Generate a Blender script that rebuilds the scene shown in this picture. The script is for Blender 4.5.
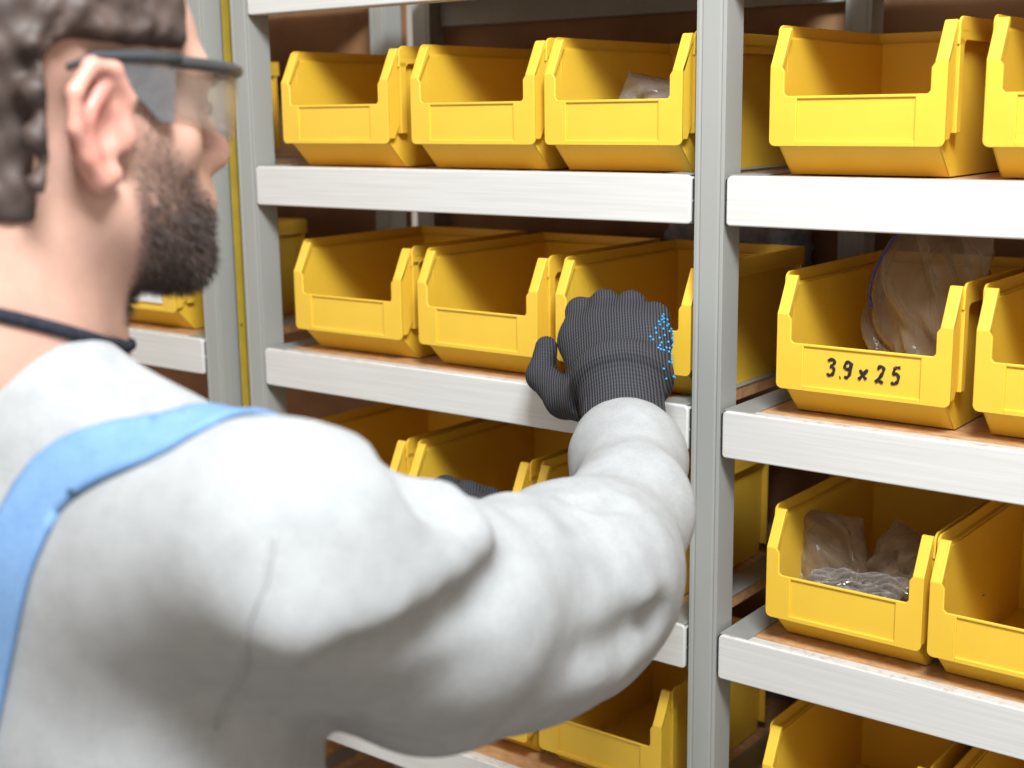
import bpy, bmesh, math, random
import numpy as np
from mathutils import Vector, Matrix
random.seed(7); np.random.seed(7)
C = bpy.context.scene.collection
for o in list(bpy.data.objects): bpy.data.objects.remove(o)
sc = bpy.context.scene
Z0 = 1.22                      # height of the middle reference level above the floor

# ------------------------------------------------------------------ camera
cam = bpy.data.cameras.new('camera'); co = bpy.data.objects.new('camera', cam); C.objects.link(co)
yaw, pitch, roll = 0.65434, 0.19980, -0.01350
F = Vector((-math.sin(yaw)*math.cos(pitch), math.cos(yaw)*math.cos(pitch), -math.sin(pitch)))
R0 = Vector((math.cos(yaw), math.sin(yaw), 0)); U0 = R0.cross(F)
Rt = math.cos(roll)*R0 + math.sin(roll)*U0; Up = -math.sin(roll)*R0 + math.cos(roll)*U0
co.matrix_world = Matrix(((Rt.x, Up.x, -F.x, .6523), (Rt.y, Up.y, -F.y, -1.2072), (Rt.z, Up.z, -F.z, .3632+Z0), (0, 0, 0, 1)))
cam.sensor_width = 36; cam.lens = 1349.6/1024*36; cam.clip_start = .05
cam.dof.use_dof = True; cam.dof.focus_distance = 1.33; cam.dof.aperture_fstop = 4.6
sc.camera = co
# ------------------------------------------------------------------ light
sc.view_settings.view_transform = 'Standard'; sc.view_settings.look = 'None'
sc.view_settings.gamma = 1; sc.view_settings.use_curve_mapping = False
sc.view_settings.exposure = 0.08
W = bpy.data.worlds.new('world'); sc.world = W; W.use_nodes = True
W.node_tree.nodes['Background'].inputs[0].default_value = (1.0, .895, .79, 1)
W.node_tree.nodes['Background'].inputs[1].default_value = .72
def area(name, loc, target, sx, sy, power, col):
    l = bpy.data.lights.new(name, 'AREA'); l.shape = 'RECTANGLE'; l.size = sx; l.size_y = sy; l.energy = power; l.color = col
    o = bpy.data.objects.new(name, l); C.objects.link(o); o.location = loc
    o.rotation_euler = (Vector(target)-Vector(loc)).to_track_quat('-Z', 'Y').to_euler(); return o
area('ceiling_lamp_light', (.80, -1.10, 2.80), (-.2, -.1, 1.2), .62, .42, 68, (.91, .965, 1))

# ------------------------------------------------------------------ helpers
def nm(name, **k):
    m = bpy.data.materials.new(name); m.use_nodes = True
    b = m.node_tree.nodes['Principled BSDF']
    for a, v in k.items():
        b.inputs[a.replace('_', ' ')].default_value = (*v, 1) if isinstance(v, tuple) and len(v) == 3 else v
    return m, m.node_tree, b
def noise(t, scale, detail=3, vec=None, rough=.5):
    n = t.nodes.new('ShaderNodeTexNoise'); n.inputs['Scale'].default_value = scale; n.inputs['Detail'].default_value = detail
    n.inputs['Roughness'].default_value = rough
    if vec: t.links.new(vec, n.inputs['Vector'])
    return n
def coords(t, scale=(1, 1, 1), kind='Object', rot=(0, 0, 0)):
    c = t.nodes.new('ShaderNodeTexCoord'); m = t.nodes.new('ShaderNodeMapping')
    m.inputs['Scale'].default_value = scale; m.inputs['Rotation'].default_value = rot
    t.links.new(c.outputs[kind], m.inputs[0]); return m.outputs[0]
def ramp(t, fac, stops):
    r = t.nodes.new('ShaderNodeValToRGB'); e = r.color_ramp.elements
    while len(e) < len(stops): e.new(.5)
    for i, (p, c) in enumerate(stops): e[i].position = p; e[i].color = (*c, 1)
    t.links.new(fac, r.inputs[0]); return r.outputs[0]
def bump(t, b, h, strength=.3, dist=.001):
    n = t.nodes.new('ShaderNodeBump'); n.inputs['Strength'].default_value = strength; n.inputs['Distance'].default_value = dist
    t.links.new(h, n.inputs['Height']); t.links.new(n.outputs[0], b.inputs['Normal'])
def link(name, me, mat=None, parent=None, smooth=False, bevel=0, loc=None):
    o = bpy.data.objects.new(name, me); C.objects.link(o)
    if mat and not me.materials: me.materials.append(mat)
    if smooth: me.polygons.foreach_set('use_smooth', [True]*len(me.polygons))
    if bevel:
        m = o.modifiers.new('bevel', 'BEVEL'); m.width = bevel; m.segments = 2; m.limit_method = 'ANGLE'; m.angle_limit = math.radians(40)
        me.polygons.foreach_set('use_smooth', [True]*len(me.polygons)); m.harden_normals = True
    if parent: o.parent = parent
    if loc: o.location = loc
    return o
class MB:
    def __init__(s): s.v = []; s.f = []
    def box(s, x0, x1, y0, y1, z0, z1):
        s.prism([(x0, y0), (x1, y0), (x1, y1), (x0, y1)], z0, z1, 'z')
    def prism(s, pts, a, b, axis):
        """extrude a 2D outline from a to b along an axis (outline in the other two axes, in order)"""
        n = len(pts); k = len(s.v)
        mk = {'x': lambda p, q: (q, p[0], p[1]), 'y': lambda p, q: (p[0], q, p[1]), 'z': lambda p, q: (p[0], p[1], q)}[axis]
        s.v += [mk(p, a) for p in pts]+[mk(p, b) for p in pts]
        s.f += [tuple(range(k, k+n))[::-1], tuple(range(k+n, k+2*n))]
        s.f += [(k+i, k+(i+1) % n, k+n+(i+1) % n, k+n+i) for i in range(n)]
    def raw(s, v, f):
        k = len(s.v); s.v += v; s.f += [tuple(i+k for i in q) for q in f]
    def tube(s, pts, r, seg=8, flat=None):
        pts = [Vector(p) for p in pts]; k = len(s.v)
        for i, p in enumerate(pts):
            d = (pts[min(i+1, len(pts)-1)]-pts[max(i-1, 0)]).normalized()
            a = d.orthogonal().normalized() if flat is None else (Vector(flat)-d*d.dot(Vector(flat))).normalized()
            b = d.cross(a); ri = r[i] if isinstance(r, (list, tuple)) else r
            for j in range(seg):
                t = 2*math.pi*j/seg
                s.v.append(tuple(p+a*ri*math.cos(t)*(.25 if flat is not None else 1)+b*ri*math.sin(t)))
        for i in range(len(pts)-1):
            for j in range(seg):
                s.f.append((k+i*seg+j, k+i*seg+(j+1) % seg, k+(i+1)*seg+(j+1) % seg, k+(i+1)*seg+j))
        s.f.append(tuple(range(k, k+seg))[::-1]); s.f.append(tuple(range(k+(len(pts)-1)*seg, k+len(pts)*seg)))
    def mesh(s, name):
        me = bpy.data.meshes.new(name); me.from_pydata([tuple(map(float, v)) for v in s.v], [], s.f)
        b = bmesh.new(); b.from_mesh(me); bmesh.ops.recalc_face_normals(b, faces=b.faces); b.to_mesh(me); b.free(); return me
    def build(s, name, mat, parent=None, bevel=0, smooth=False, loc=None):
        return link(name, s.mesh(name), mat, parent, smooth, bevel, loc)
def empty(name, loc=(0, 0, 0), rz=0):
    o = bpy.data.objects.new(name, None); C.objects.link(o); o.location = loc; o.rotation_euler = (0, 0, rz); o.empty_display_size = .05; return o
def tag(o, label, cat, group=None):
    o['label'] = label; o['category'] = cat
    if group: o['group'] = group
    return o
def kids(o): return [c for c in bpy.data.objects if c.parent == o]
def copy_tree(o, parent=None):
    c = o.copy(); C.objects.link(c); c.parent = parent
    for k in list(kids(o)): copy_tree(k, c)
    return c

# ---- signed distance toolkit: one continuous surface out of blended volumes
def A3(p): return np.array(p, np.float32)
def rcone(P, a, b, r1, r2):
    a, b = A3(a), A3(b); ba = b-a; L = max(1e-12, float(ba @ ba))
    t = np.clip(((P-a) @ ba)/L, 0, 1); d = P-a-t[:, None]*ba
    return np.sqrt((d*d).sum(1))-(r1+(r2-r1)*t)
def ell(P, c, r, rot=None):
    q = P-A3(c)
    if rot is not None: q = q @ rot
    q = q/A3(r); k = np.sqrt((q*q).sum(1)); return (k-1)*min(r)*(1.0 if min(r)/max(r) > .6 else .9)
def smin(a, b, k):
    h = np.clip(k-np.abs(a-b), 0, None)/k; return np.minimum(a, b)-h*h*k*.25
def smax(a, b, k): return -smin(-a, -b, k)
def chain(P, pts, k=.02):
    d = None
    for (a, ra), (b, rb) in zip(pts[:-1], pts[1:]):
        e = rcone(P, a, b, ra, rb); d = e if d is None else smin(d, e, k)
    return d
def nets(f, lo, hi, h, proj=2):
    lo = A3(lo); n = [int(math.ceil((hi[i]-lo[i])/h))+1 for i in range(3)]
    ax = [lo[i]+np.arange(n[i], dtype=np.float32)*h for i in range(3)]
    V = np.empty(n, np.float32); yy, zz = np.meshgrid(ax[1], ax[2], indexing='ij')
    st = max(1, int(300000/(n[1]*n[2])))
    for i in range(0, n[0], st):
        xs = ax[0][i:i+st]; P = np.empty((len(xs),)+yy.shape+(3,), np.float32)
        P[..., 0] = xs[:, None, None]; P[..., 1] = yy; P[..., 2] = zz
        V[i:i+st] = f(P.reshape(-1, 3)).reshape(len(xs), n[1], n[2])
    ins = V < 0
    cs = sum(ins[a:n[0]-1+a, b:n[1]-1+b, c:n[2]-1+c].astype(np.int8) for a in (0, 1) for b in (0, 1) for c in (0, 1))
    act = (cs > 0) & (cs < 8); idx = -np.ones(act.shape, np.int64); I = np.argwhere(act); idx[act] = np.arange(len(I))
    acc = np.zeros((len(I), 3)); cnt = np.zeros(len(I))
    cor = [(a, b, c) for a in (0, 1) for b in (0, 1) for c in (0, 1)]
    for p in cor:
        for q in cor:
            if sum(np.abs(np.array(p)-q)) == 1 and p < q:
                va = V[I[:, 0]+p[0], I[:, 1]+p[1], I[:, 2]+p[2]]; vb = V[I[:, 0]+q[0], I[:, 1]+q[1], I[:, 2]+q[2]]
                m = (va < 0) != (vb < 0); t = np.where(m, va/(va-vb+1e-12), 0)
                e = np.array(p)[None]+t[:, None]*(np.array(q)-np.array(p))[None]
                acc += e*m[:, None]; cnt += m
    vs = (I+acc/cnt[:, None])*h+lo
    faces = []
    for d in range(3):
        u, w = [(1, 2), (2, 0), (0, 1)][d]
        sa = [slice(None)]*3; sb = [slice(None)]*3; sa[d] = slice(0, -1); sb[d] = slice(1, None)
        a, b = ins[tuple(sa)], ins[tuple(sb)]; E = np.argwhere(a != b)
        ok = (E[:, u] > 0) & (E[:, w] > 0) & (E[:, u] < n[u]-1) & (E[:, w] < n[w]-1); E = E[ok]
        du = np.zeros(3, int); du[u] = 1; dw = np.zeros(3, int); dw[w] = 1
        q = np.stack([idx[tuple((E-du-dw).T)], idx[tuple((E-dw).T)], idx[tuple(E.T)], idx[tuple((E-du).T)]], 1)
        fl = ~a[tuple(E.T)]; q[fl] = q[fl][:, ::-1]; faces.append(q)
    return vs.astype(np.float32), np.concatenate(faces)
def np_mesh(name, v, f):
    me = bpy.data.meshes.new(name); n = len(f); k = f.shape[1]
    me.vertices.add(len(v)); me.vertices.foreach_set('co', np.asarray(v, np.float32).ravel())
    me.loops.add(n*k); me.loops.foreach_set('vertex_index', f.astype(np.int32).ravel())
    me.polygons.add(n); me.polygons.foreach_set('loop_start', np.arange(0, n*k, k, dtype=np.int32))
    me.update(calc_edges=True); me.validate(); me.polygons.foreach_set('use_smooth', [True]*len(me.polygons)); return me
def grad(f, P, e=.0015):
    g = np.stack([f(P+A3((e, 0, 0)))-f(P-A3((e, 0, 0))), f(P+A3((0, e, 0)))-f(P-A3((0, e, 0))), f(P+A3((0, 0, e)))-f(P-A3((0, 0, e)))], 1)
    return g/(np.linalg.norm(g, axis=1)[:, None]+1e-9)
def drape(f, P, off=0, it=6):
    for _ in range(it): P = P-grad(f, P)*(f(P)-off)[:, None]*.9
    return P.astype(np.float32)

# ------------------------------------------------------------------ materials
def yellow():
    m, t, b = nm('yellow_plastic', Roughness=.42, Base_Color=(.82, .52, .045))
    v = coords(t); n = noise(t, 9, 4, v); c = ramp(t, n.outputs[0], [(.3, (.78, .485, .040)), (.7, (.85, .55, .055))])
    t.links.new(c, b.inputs['Base Color']); n2 = noise(t, 900, 2, v); bump(t, b, n2.outputs[0], .12, .0004)
    b.inputs['Subsurface Weight'].default_value = .06; b.inputs['Subsurface Radius'].default_value = (.01, .006, .001); b.inputs['Subsurface Scale'].default_value = .3
    return m
M = {'yellow': yellow()}
def white_paint():
    m, t, b = nm('white_paint', Roughness=.38)
    v = coords(t, (1.2, 40, 60)); n = noise(t, 6, 6, v); c1 = ramp(t, n.outputs[0], [(.35, (.61, .60, .575)), (.7, (.68, .675, .655))])
    v2 = coords(t, (30, 30, 30)); n2 = noise(t, 3.2, 8, v2, .75)
    g = t.nodes.new('ShaderNodeNewGeometry'); at = t.nodes.new('ShaderNodeSeparateXYZ'); t.links.new(g.outputs['Normal'], at.inputs[0])
    mu = t.nodes.new('ShaderNodeMath'); mu.operation = 'MULTIPLY'; t.links.new(at.outputs[2], mu.inputs[0])
    th = ramp(t, n2.outputs[0], [(.50, (0, 0, 0)), (.66, (1, 1, 1))]); t.links.new(th, mu.inputs[1])   # worn paint on the top flange
    cl = t.nodes.new('ShaderNodeMath'); cl.operation = 'MULTIPLY'; cl.use_clamp = True; cl.inputs[1].default_value = .75; t.links.new(mu.outputs[0], cl.inputs[0])
    mx = t.nodes.new('ShaderNodeMix'); mx.data_type = 'RGBA'; t.links.new(cl.outputs[0], mx.inputs[0]); t.links.new(c1, mx.inputs[6]); mx.inputs[7].default_value = (.40, .29, .20, 1)
    t.links.new(mx.outputs[2], b.inputs['Base Color']); return m
M['white'] = white_paint()
def flatm(name, col, rough=.5, metal=0., sc_=20, var=.12, bs=0):
    m, t, b = nm(name, Roughness=rough, Metallic=metal); v = coords(t); n = noise(t, sc_, 5, v)
    lo = tuple(c*(1-var) for c in col); hi = tuple(min(1, c*(1+var)) for c in col)
    t.links.new(ramp(t, n.outputs[0], [(.3, lo), (.7, hi)]), b.inputs['Base Color'])
    if bs: n2 = noise(t, 600, 3, v); bump(t, b, n2.outputs[0], bs, .0006)
    return m
M['grey'] = flatm('grey_steel_paint', (.33, .335, .315), .42, 0, 3, .05)
M['greydark'] = flatm('grey_steel_dull', (.30, .30, .28), .5, .2, 8, .15)
M['black'] = flatm('black_plastic', (.02, .02, .022), .5)
M['stripe'] = flatm('yellow_metal_paint', (.42, .30, .015), .5, 0, 30, .12)
def chip():
    m, t, b = nm('chipboard', Roughness=.7); v = coords(t, (1, 1.6, 1)); n = noise(t, 60, 8, v, .7)
    t.links.new(ramp(t, n.outputs[0], [(.25, (.33, .16, .06)), (.5, (.52, .29, .13)), (.75, (.64, .42, .22))]), b.inputs['Base Color']); bump(t, b, n.outputs[0], .2, .0006); return m
M['chip'] = chip()
M['shade_panel'] = flatm('shade_brown', (.30, .155, .07), .75, 0, 14, .2)  # brown stands in for yellow bins in shade behind the rack
M['floor'] = flatm('grey_concrete', (.33, .31, .29), .6, 0, 3, .15, .2)
M['wall'] = flatm('painted_wall', (.62, .60, .56), .8, 0, 2, .04)
M['ink'] = flatm('black_marker_ink', (.018, .012, .02), .5)
M['paper'] = flatm('white_paper', (.78, .78, .76), .8, 0, 40, .05)

# ------------------------------------------------------------------ the setting
def struct(mb, name, mat): o = mb.build(name, mat); o['kind'] = 'structure'; return o
b = MB(); b.box(-9, 7, -6, 2.2, -.1, 0); struct(b, 'floor', M['floor'])
b = MB(); b.box(-9, 7, 2.2, 2.35, 0, 4.2); struct(b, 'wall_back', M['wall'])

# ------------------------------------------------------------------ shelving racks
LV = [.536+Z0, .2973+Z0, .0585+Z0, -.1849+Z0, -.4285+Z0, -.675+Z0, -.93+Z0]      # shelf surface heights, top to bottom
def post_mesh():
    m = MB(); w, d = .0335, .035
    m.prism([(0, 0), (.004, 0), (.0045, .0009), (.0065, .0009), (.007, 0), (w-.007, 0), (w-.0065, .0009), (w-.0045, .0009), (w-.004, 0), (w, 0), (w, d), (w-.002, d), (w-.002, .002), (.002, .002), (.002, d), (0, d)], .006, 2.02, 'z')
    return m.mesh('post')
pm = post_mesh(); pm.materials.append(M['grey'])
def post(root, x, y, flip=False):
    o = link('post', pm, None, root, bevel=.0012); o.location = (x, y, 0)
    if flip: o.location = (x+.0335, y, 0); o.rotation_euler = (0, 0, math.pi)
    f = MB(); f.box(-.004, .0375, -.004, .039, 0, .006); q = f.build('foot_plate', M['greydark'], o); 
    return o
def beam(root, x0, x1, z, y=-.003):
    m = MB(); r = .006; n = 4
    prof = []                                        # (x,z) outline of the front with rounded corners
    for cx, cz, a0 in [(x1-r, z-r, 0), (x0+r, z-r, 90), (x0+r*.7, z-.05+r*.7, 180), (x1-r*.7, z-.05+r*.7, 270)]:
        rr = r if a0 < 180 else r*.7
        for k in range(n+1):
            a = math.radians(a0+90*k/n); prof.append((cx+rr*math.cos(a), cz+rr*math.sin(a)))
    m.prism(prof, y, y+.0165, 'y'); m.box(x0+.004, x1-.004, y+.014, y+.030, z-.0495, z-.030)
    return m.build('beam', M['white'], root, bevel=.0022)
def deck(root, x0, x1, z):
    m = MB(); m.box(x0, x1, .0137, .372, z-.014, z-.0008); return m.build('shelf_deck', M['chip'], root)
def tie(root, x0, x1, z):
    m = MB(); m.box(x0, x1, .0005, .365, z-.0006, z+.0009); return m.build('tie_bar', M['greydark'], root, bevel=.0004)
def clip(root, x, z):
    m = MB(); m.box(x, x+.0022, .0005, .014, z-.0235, z-.004); m.box(x, x+.0022, .0005, .014, z-.048, z-.0265); return m.build('beam_clip', M['black'], root, bevel=.0005)
rack = tag(empty('shelving_rack', (-.35, .18, 0)), 'grey steel shelving rack with white front beams, carrying the bins at centre and right', 'shelving rack')
rack.location = (0, 0, 0)
for x in (-.722, -.0375, .66): post(rack, x, .0); post(rack, x, .352)
for z in LV:
    for x0, x1 in [(-.686, -.0405), (.0, .657)]:
        beam(rack, x0, x1, z)
        rb = MB(); rb.box(x0, x1, .374, .39, z-.05, z); rb.build('rear_beam', M['greydark'], rack, bevel=.002)
        deck(rack, x0+.002, x1-.002, z); tie(rack, x0+.001, x0+.034, z); tie(rack, x1-.034, x1-.001, z)
    clip(rack, -.0403, z); clip(rack, -.0026, z)
for x0, x1 in [(-.70, -.03), (-.02, .675)]:
    bp = MB(); bp.box(x0, x1, .394, .400, LV[6]-.05, LV[2]+.1 if x0 > -.1 else LV[0]+.2); bp.build('shade_backdrop', M['shade_panel'], rack)  # added backdrop closing the open back, shade put into its brown colour
rack2 = tag(empty('shelving_rack', (0, 0, 0)), 'grey steel shelving rack at far left behind the man\'s face', 'shelving rack')
for x in (-.8085, -1.52): post(rack2, x, .0); post(rack2, x, .352)
for z in LV:
    beam(rack2, -1.485, -.812, z); deck(rack2, -1.483, -.814, z); tie(rack2, -.847, -.815, z); clip(rack2, -.8118, z)
bp = MB(); bp.box(-1.52, -.775, .394, .400, LV[6]-.05, LV[0]); bp.build('shade_backdrop', M['shade_panel'], rack2)  # same added shade-brown backdrop behind the far left rack
s = MB(); s.box(-.764, -.750, .022, .026, 0, 2.0); s.box(-.752, -.750, .026, .05, 0, 2.0)
so = s.build('corner_strip', M['stripe'], bevel=.0006); tag(so, 'narrow yellow metal strip standing upright in the gap between two grey posts', 'metal strip')
for k in range(5):
    h = MB(); h.tube([(-.757, .0212, .22+k*.27), (-.757, .0228, .22+k*.27)], .0016, 8); h.build('rivet', M['black'], so)

# ------------------------------------------------------------------ yellow bins
HW, D, H = .0865, .262, .143
def bin_proto():
    root = empty('storage_bin'); t = .0024
    # body: floor, back, side walls with the slanted front outline, tapered inward to the floor
    m = MB()
    def xw(z): return .0800+.0020*z/H
    side = [(.038, 0), (.008, .030), (.0035, .040), (.0035, .104), (.006, .1065), (.023, H-.013), (D-.004, H-.013), (D-.010, 0)]
    for sg in (-1, 1):
        v = [(sg*xw(z), y, z) for y, z in side]+[(sg*(xw(z)-t), y, z) for y, z in side]; n = len(side)
        m.raw(v, [tuple(range(n)), tuple(range(n, 2*n))[::-1]]+[(i, (i+1) % n, n+(i+1) % n, n+i) for i in range(n)])
    w0 = .0800
    m.box(-w0, w0, .038, D-.010, 0, t)
    m.raw([(-w0, .038, 0), (w0, .038, 0), (xw(.03), .008, .03), (-xw(.03), .008, .03), (-w0, .038+t, t), (w0, .038+t, t), (xw(.03), .008+t, .031), (-xw(.03), .008+t, .031)],
          [(0, 1, 2, 3), (7, 6, 5, 4), (0, 4, 5, 1), (1, 5, 6, 2), (2, 6, 7, 3), (3, 7, 4, 0)])
    m.box(-xw(.03), xw(.03), .0030, .0030+t, .029, .0735)
    zt = H-.013
    m.raw([(-w0, D-.010, 0), (w0, D-.010, 0), (xw(zt), D-.004, zt), (-xw(zt), D-.004, zt), (-w0, D-.010-t, 0), (w0, D-.010-t, 0), (xw(zt), D-.004-t, zt), (-xw(zt), D-.004-t, zt)],
          [(0, 1, 2, 3), (7, 6, 5, 4), (0, 4, 5, 1), (1, 5, 6, 2), (2, 6, 7, 3), (3, 7, 4, 0)])
    m.build('body', M['yellow'], root, bevel=.0007)
    # rim: a stepped ledge round the top of the sides and the back, with rounded ears at the front
    m = MB(); xo = .0890; xi = .0812
    for sg in (-1, 1):
        a, b_ = sorted((sg*xi, sg*xo)); c, d = sorted((sg*(xo-.0026), sg*xo))
        m.box(a, b_, .025, D, zt-.001, zt+.0016)
        ear = [(.0195, zt-.012), (.0205, zt-.003)]+[(.029-.0085*math.cos(q), H-.008+.008*math.sin(q)) for q in [math.radians(15*k) for k in range(7)]]+[(D, H), (D, zt-.008), (.037, zt-.008), (.033, zt-.012)]
        m.prism(ear, c, d, 'x')
        # outer rib running down the side behind the front flange
        a, b_ = sorted((sg*.0788, sg*(xo-.0006)))
        m.box(a, b_, .0215, .0245, .040, zt)
        c, d = sorted((sg*(xo-.0026), sg*xo)); m.box(c, d, .0215, .033, .040, zt-.006)
        m.box(a, b_, D-.008, D-.0055, .012, zt)
    m.box(-xo, xo, D-.008, D, zt-.001, zt+.0016); m.box(-xo, xo, D-.0026, D, zt-.008, H)
    m.build('rim', M['yellow'], root, bevel=.0009)
    # front flange: U-shaped plate with chamfered pillars
    m = MB(); y0, y1 = 0, .0032
    lipz = .0755; r = .006
    for sg in (-1, 1):
        cor = [(HW-r+r*math.sin(math.radians(q)), .028+r-r*math.cos(math.radians(q))) for q in (0, 30, 60, 90)]
        cor = [(HW-r, .028)]+cor[1:] 
        prof = [(.058, .028)]+cor+[(HW, .104), (.0755, .104), (.0715, .0985), (.0715, lipz+.003), (.0690, lipz), (.058, lipz)]
        m.prism([(sg*x, z) for x, z in prof], y0, y1, 'y')
        # slanted upper part of the pillar
        sl = [(0, .1035), (.0025, .1075), (.0165, H-.008), (.0195, H-.003), (.0235, H-.003), (.0235, H-.009), (.006, .104), (.0032, .1)]
        n = len(sl); v = [(sg*HW, y, z) for y, z in sl]+[(sg*.0745, y, z) for y, z in sl]
        m.raw(v, [tuple(range(n)), tuple(range(n, 2*n))[::-1]]+[(i, (i+1) % n, n+(i+1) % n, n+i) for i in range(n)])
        a, b_ = sorted((sg*(HW-.0022), sg*HW)); m.prism([(.0005, .034), (.0005, .104), (.020, H-.010), (.0215, .050), (.012, .034)], a, b_, 'x')   # side return
    m.box(-.0585, .0585, y0, y1, .028, .0335); m.box(-.0585, .0585, .0004, y1, .0725, lipz)
    m.build('front_flange', M['yellow'], root, bevel=.0011)
    m = MB(); m.box(-.060, .060, .0024, .0042, .031, .0735)
    m.build('label_recess', M['yellow'], root, bevel=.0005)
    return root
proto = bin_proto(); first = True
GL = ['top', 'upper', 'middle', 'lower', 'bottom']
def place(x, y, lvl, label, group, rz=0, sx=1.0):
    global first
    o = proto if first else copy_tree(proto); first = False
    o.location = (x, y, LV[lvl]+.0006); o.rotation_euler = (0, 0, rz); o.scale = (sx, 1, 1)
    return tag(o, label, 'storage bin', group)
gU, gM, gL, gB = 'bins on the upper shelf', 'bins on the middle shelf', 'bins on the lower shelf', 'bins on the bottom shelf'
place(-.550, .006, 1, 'yellow bin on the upper shelf, first one right of the safety glasses', gU, .010, 1.04)
place(-.328, .000, 1, 'empty yellow bin on the upper shelf, second right of the safety glasses', gU, 0, 1.04)
place(-.1405, .002, 1, 'yellow bin on the upper shelf holding a clear bag, left of the centre post', gU, -.008)
place(.1300, .000, 1, 'yellow plastic bin on the upper shelf right of the centre post, brightest lit', gU)
place(.335, .004, 1, 'yellow plastic bin on the upper shelf at the right edge of the picture', gU)
place(-.5440, .010, 2, 'empty yellow bin on the middle shelf, leftmost of the three under the upper white beam', gM, .018, 1.06)
place(-.331, .006, 2, 'empty yellow bin on the middle shelf just left of the gloved hand\'s thumb', gM, 0, 1.035)
hand_bin = place(-.1300, .006, 2, 'yellow bin on the middle shelf being gripped by the black glove', gM)
b39 = place(.1430, .006, 2, 'yellow bin marked 3.9 x 25 in black marker, holding a plastic bag', gM, 0, 1.022)
place(.338, .008, 2, 'yellow bin on the middle shelf to the right of the marked bin', gM)
place(-.550, .004, 3, 'yellow bin on the lower shelf, only one corner showing above the man\'s shoulder', gL)
place(-.357, .006, 3, 'yellow bin on the lower shelf above the man\'s left glove', gL)
place(-.168, .010, 3, 'yellow bin on the lower shelf just behind the grey sleeve, left of the centre post', gL)
place(.1325, .006, 3, 'yellow bin on the lower shelf right of the centre post, filled with clear packets', gL, -.012, .965)
place(.3065, .000, 3, 'yellow bin on the lower shelf at the right edge, touching the packet-filled bin', gL, -.012, .965)
for x in (-.55, -.36, -.169): place(x, .020, 4, {-.55: 'yellow bin on the bottom shelf, hidden deepest behind the man', -.36: 'yellow bin on the bottom shelf, middle of three below the sleeve', -.169: 'yellow bin on the bottom shelf with one corner showing beneath the elbow'}[x], gB)
place(.135, .010, 4, 'yellow bin on the bottom shelf right of the centre post, below the packet-filled bin', gB)
place(.33, .010, 4, 'yellow bin on the bottom shelf at the lower right corner', gB)
lb = place(-.970, .012, 2, 'yellow bin with a white paper label showing under the man\'s beard', gM)
place(-1.165, .010, 2, 'yellow bin on the far left rack behind the man\'s neck', gM)
place(-1.010, .006, 1, 'yellow bin on the upper shelf of the far left rack, behind the man\'s head', gU)
place(-1.205, .006, 1, 'yellow bin on the upper shelf at the far left, hidden behind the man\'s ear', gU)
q = MB(); q.box(-.018, .058, -.0006, .0002, .040, .066); q.build('paper_label', M['paper'], lb)

# ---- handwriting "3.9 x 25" on the marked bin
def strokes():
    g = {'3': [[(0, .9), (.15, 1), (.5, 1), (.55, .8), (.3, .58), (.2, .55)], [(.2, .55), (.5, .5), (.6, .28), (.45, .05), (.2, 0), (0, .1)]],
         '.': [[(.1, .02), (.16, .04)]],
         '9': [[(.6, .85), (.4, 1), (.12, .92), (.05, .65), (.25, .52), (.5, .62), (.6, .85)], [(.62, .95), (.6, .5), (.5, .15), (.3, 0), (.1, .05)]],
         'x': [[(.02, .62), (.3, .35), (.62, .08)], [(.66, .68), (.35, .36), (0, .04)]],
         '2': [[(.05, .8), (.2, 1), (.5, .95), (.52, .7), (.3, .35), (.0, .05), (.25, .12), (.62, 0)]],
         '5': [[(.62, 1), (.2, .97)], [(.2, .97), (.12, .6), (.4, .62), (.58, .4), (.5, .12), (.25, 0), (.02, .08)]]}
    return g
def writing(parent):
    g = strokes(); m = MB(); hgt = .0155
    for ch, x, z, s in [('3', -.0355, .047, 1.0), ('.', -.0235, .0455, 1), ('9', -.019, .0465, 1), ('x', -.0035, .0455, 1.05), ('2', .0135, .0450, 1.02), ('5', .028, .0455, 1.05)]:
        for st in g[ch]:
            pts = []
            for i in range(len(st)-1):
                p0, p1, p2, p3 = [st[min(max(k, 0), len(st)-1)] for k in (i-1, i, i+1, i+2)]
                for k in range(5):
                    t = k/5; f_ = lambda a, b_, c, d: .5*((2*b_)+(-a+c)*t+(2*a-5*b_+4*c-d)*t*t+(-a+3*b_-3*c+d)*t**3)
                    pts.append((f_(p0[0], p1[0], p2[0], p3[0]), f_(p0[1], p1[1], p2[1], p3[1])))
            pts.append(st[-1])
            w3 = [(x+.002+(a+.12*b_)*hgt*s*.72, .00125, z+b_*hgt*s) for a, b_ in pts]
            r = [.00145*(1+.22*math.sin(i*.9+x*300)) for i in range(len(w3))]
            if ch == '.': r = [.0015]*len(w3)
            m.tube(w3, r, 8, flat=(0, 1, 0))
    return m.build('handwriting', M['ink'], parent, smooth=True)
writing(b39)['label'] = 'handwritten 3.9 x 25 in black marker'

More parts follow.
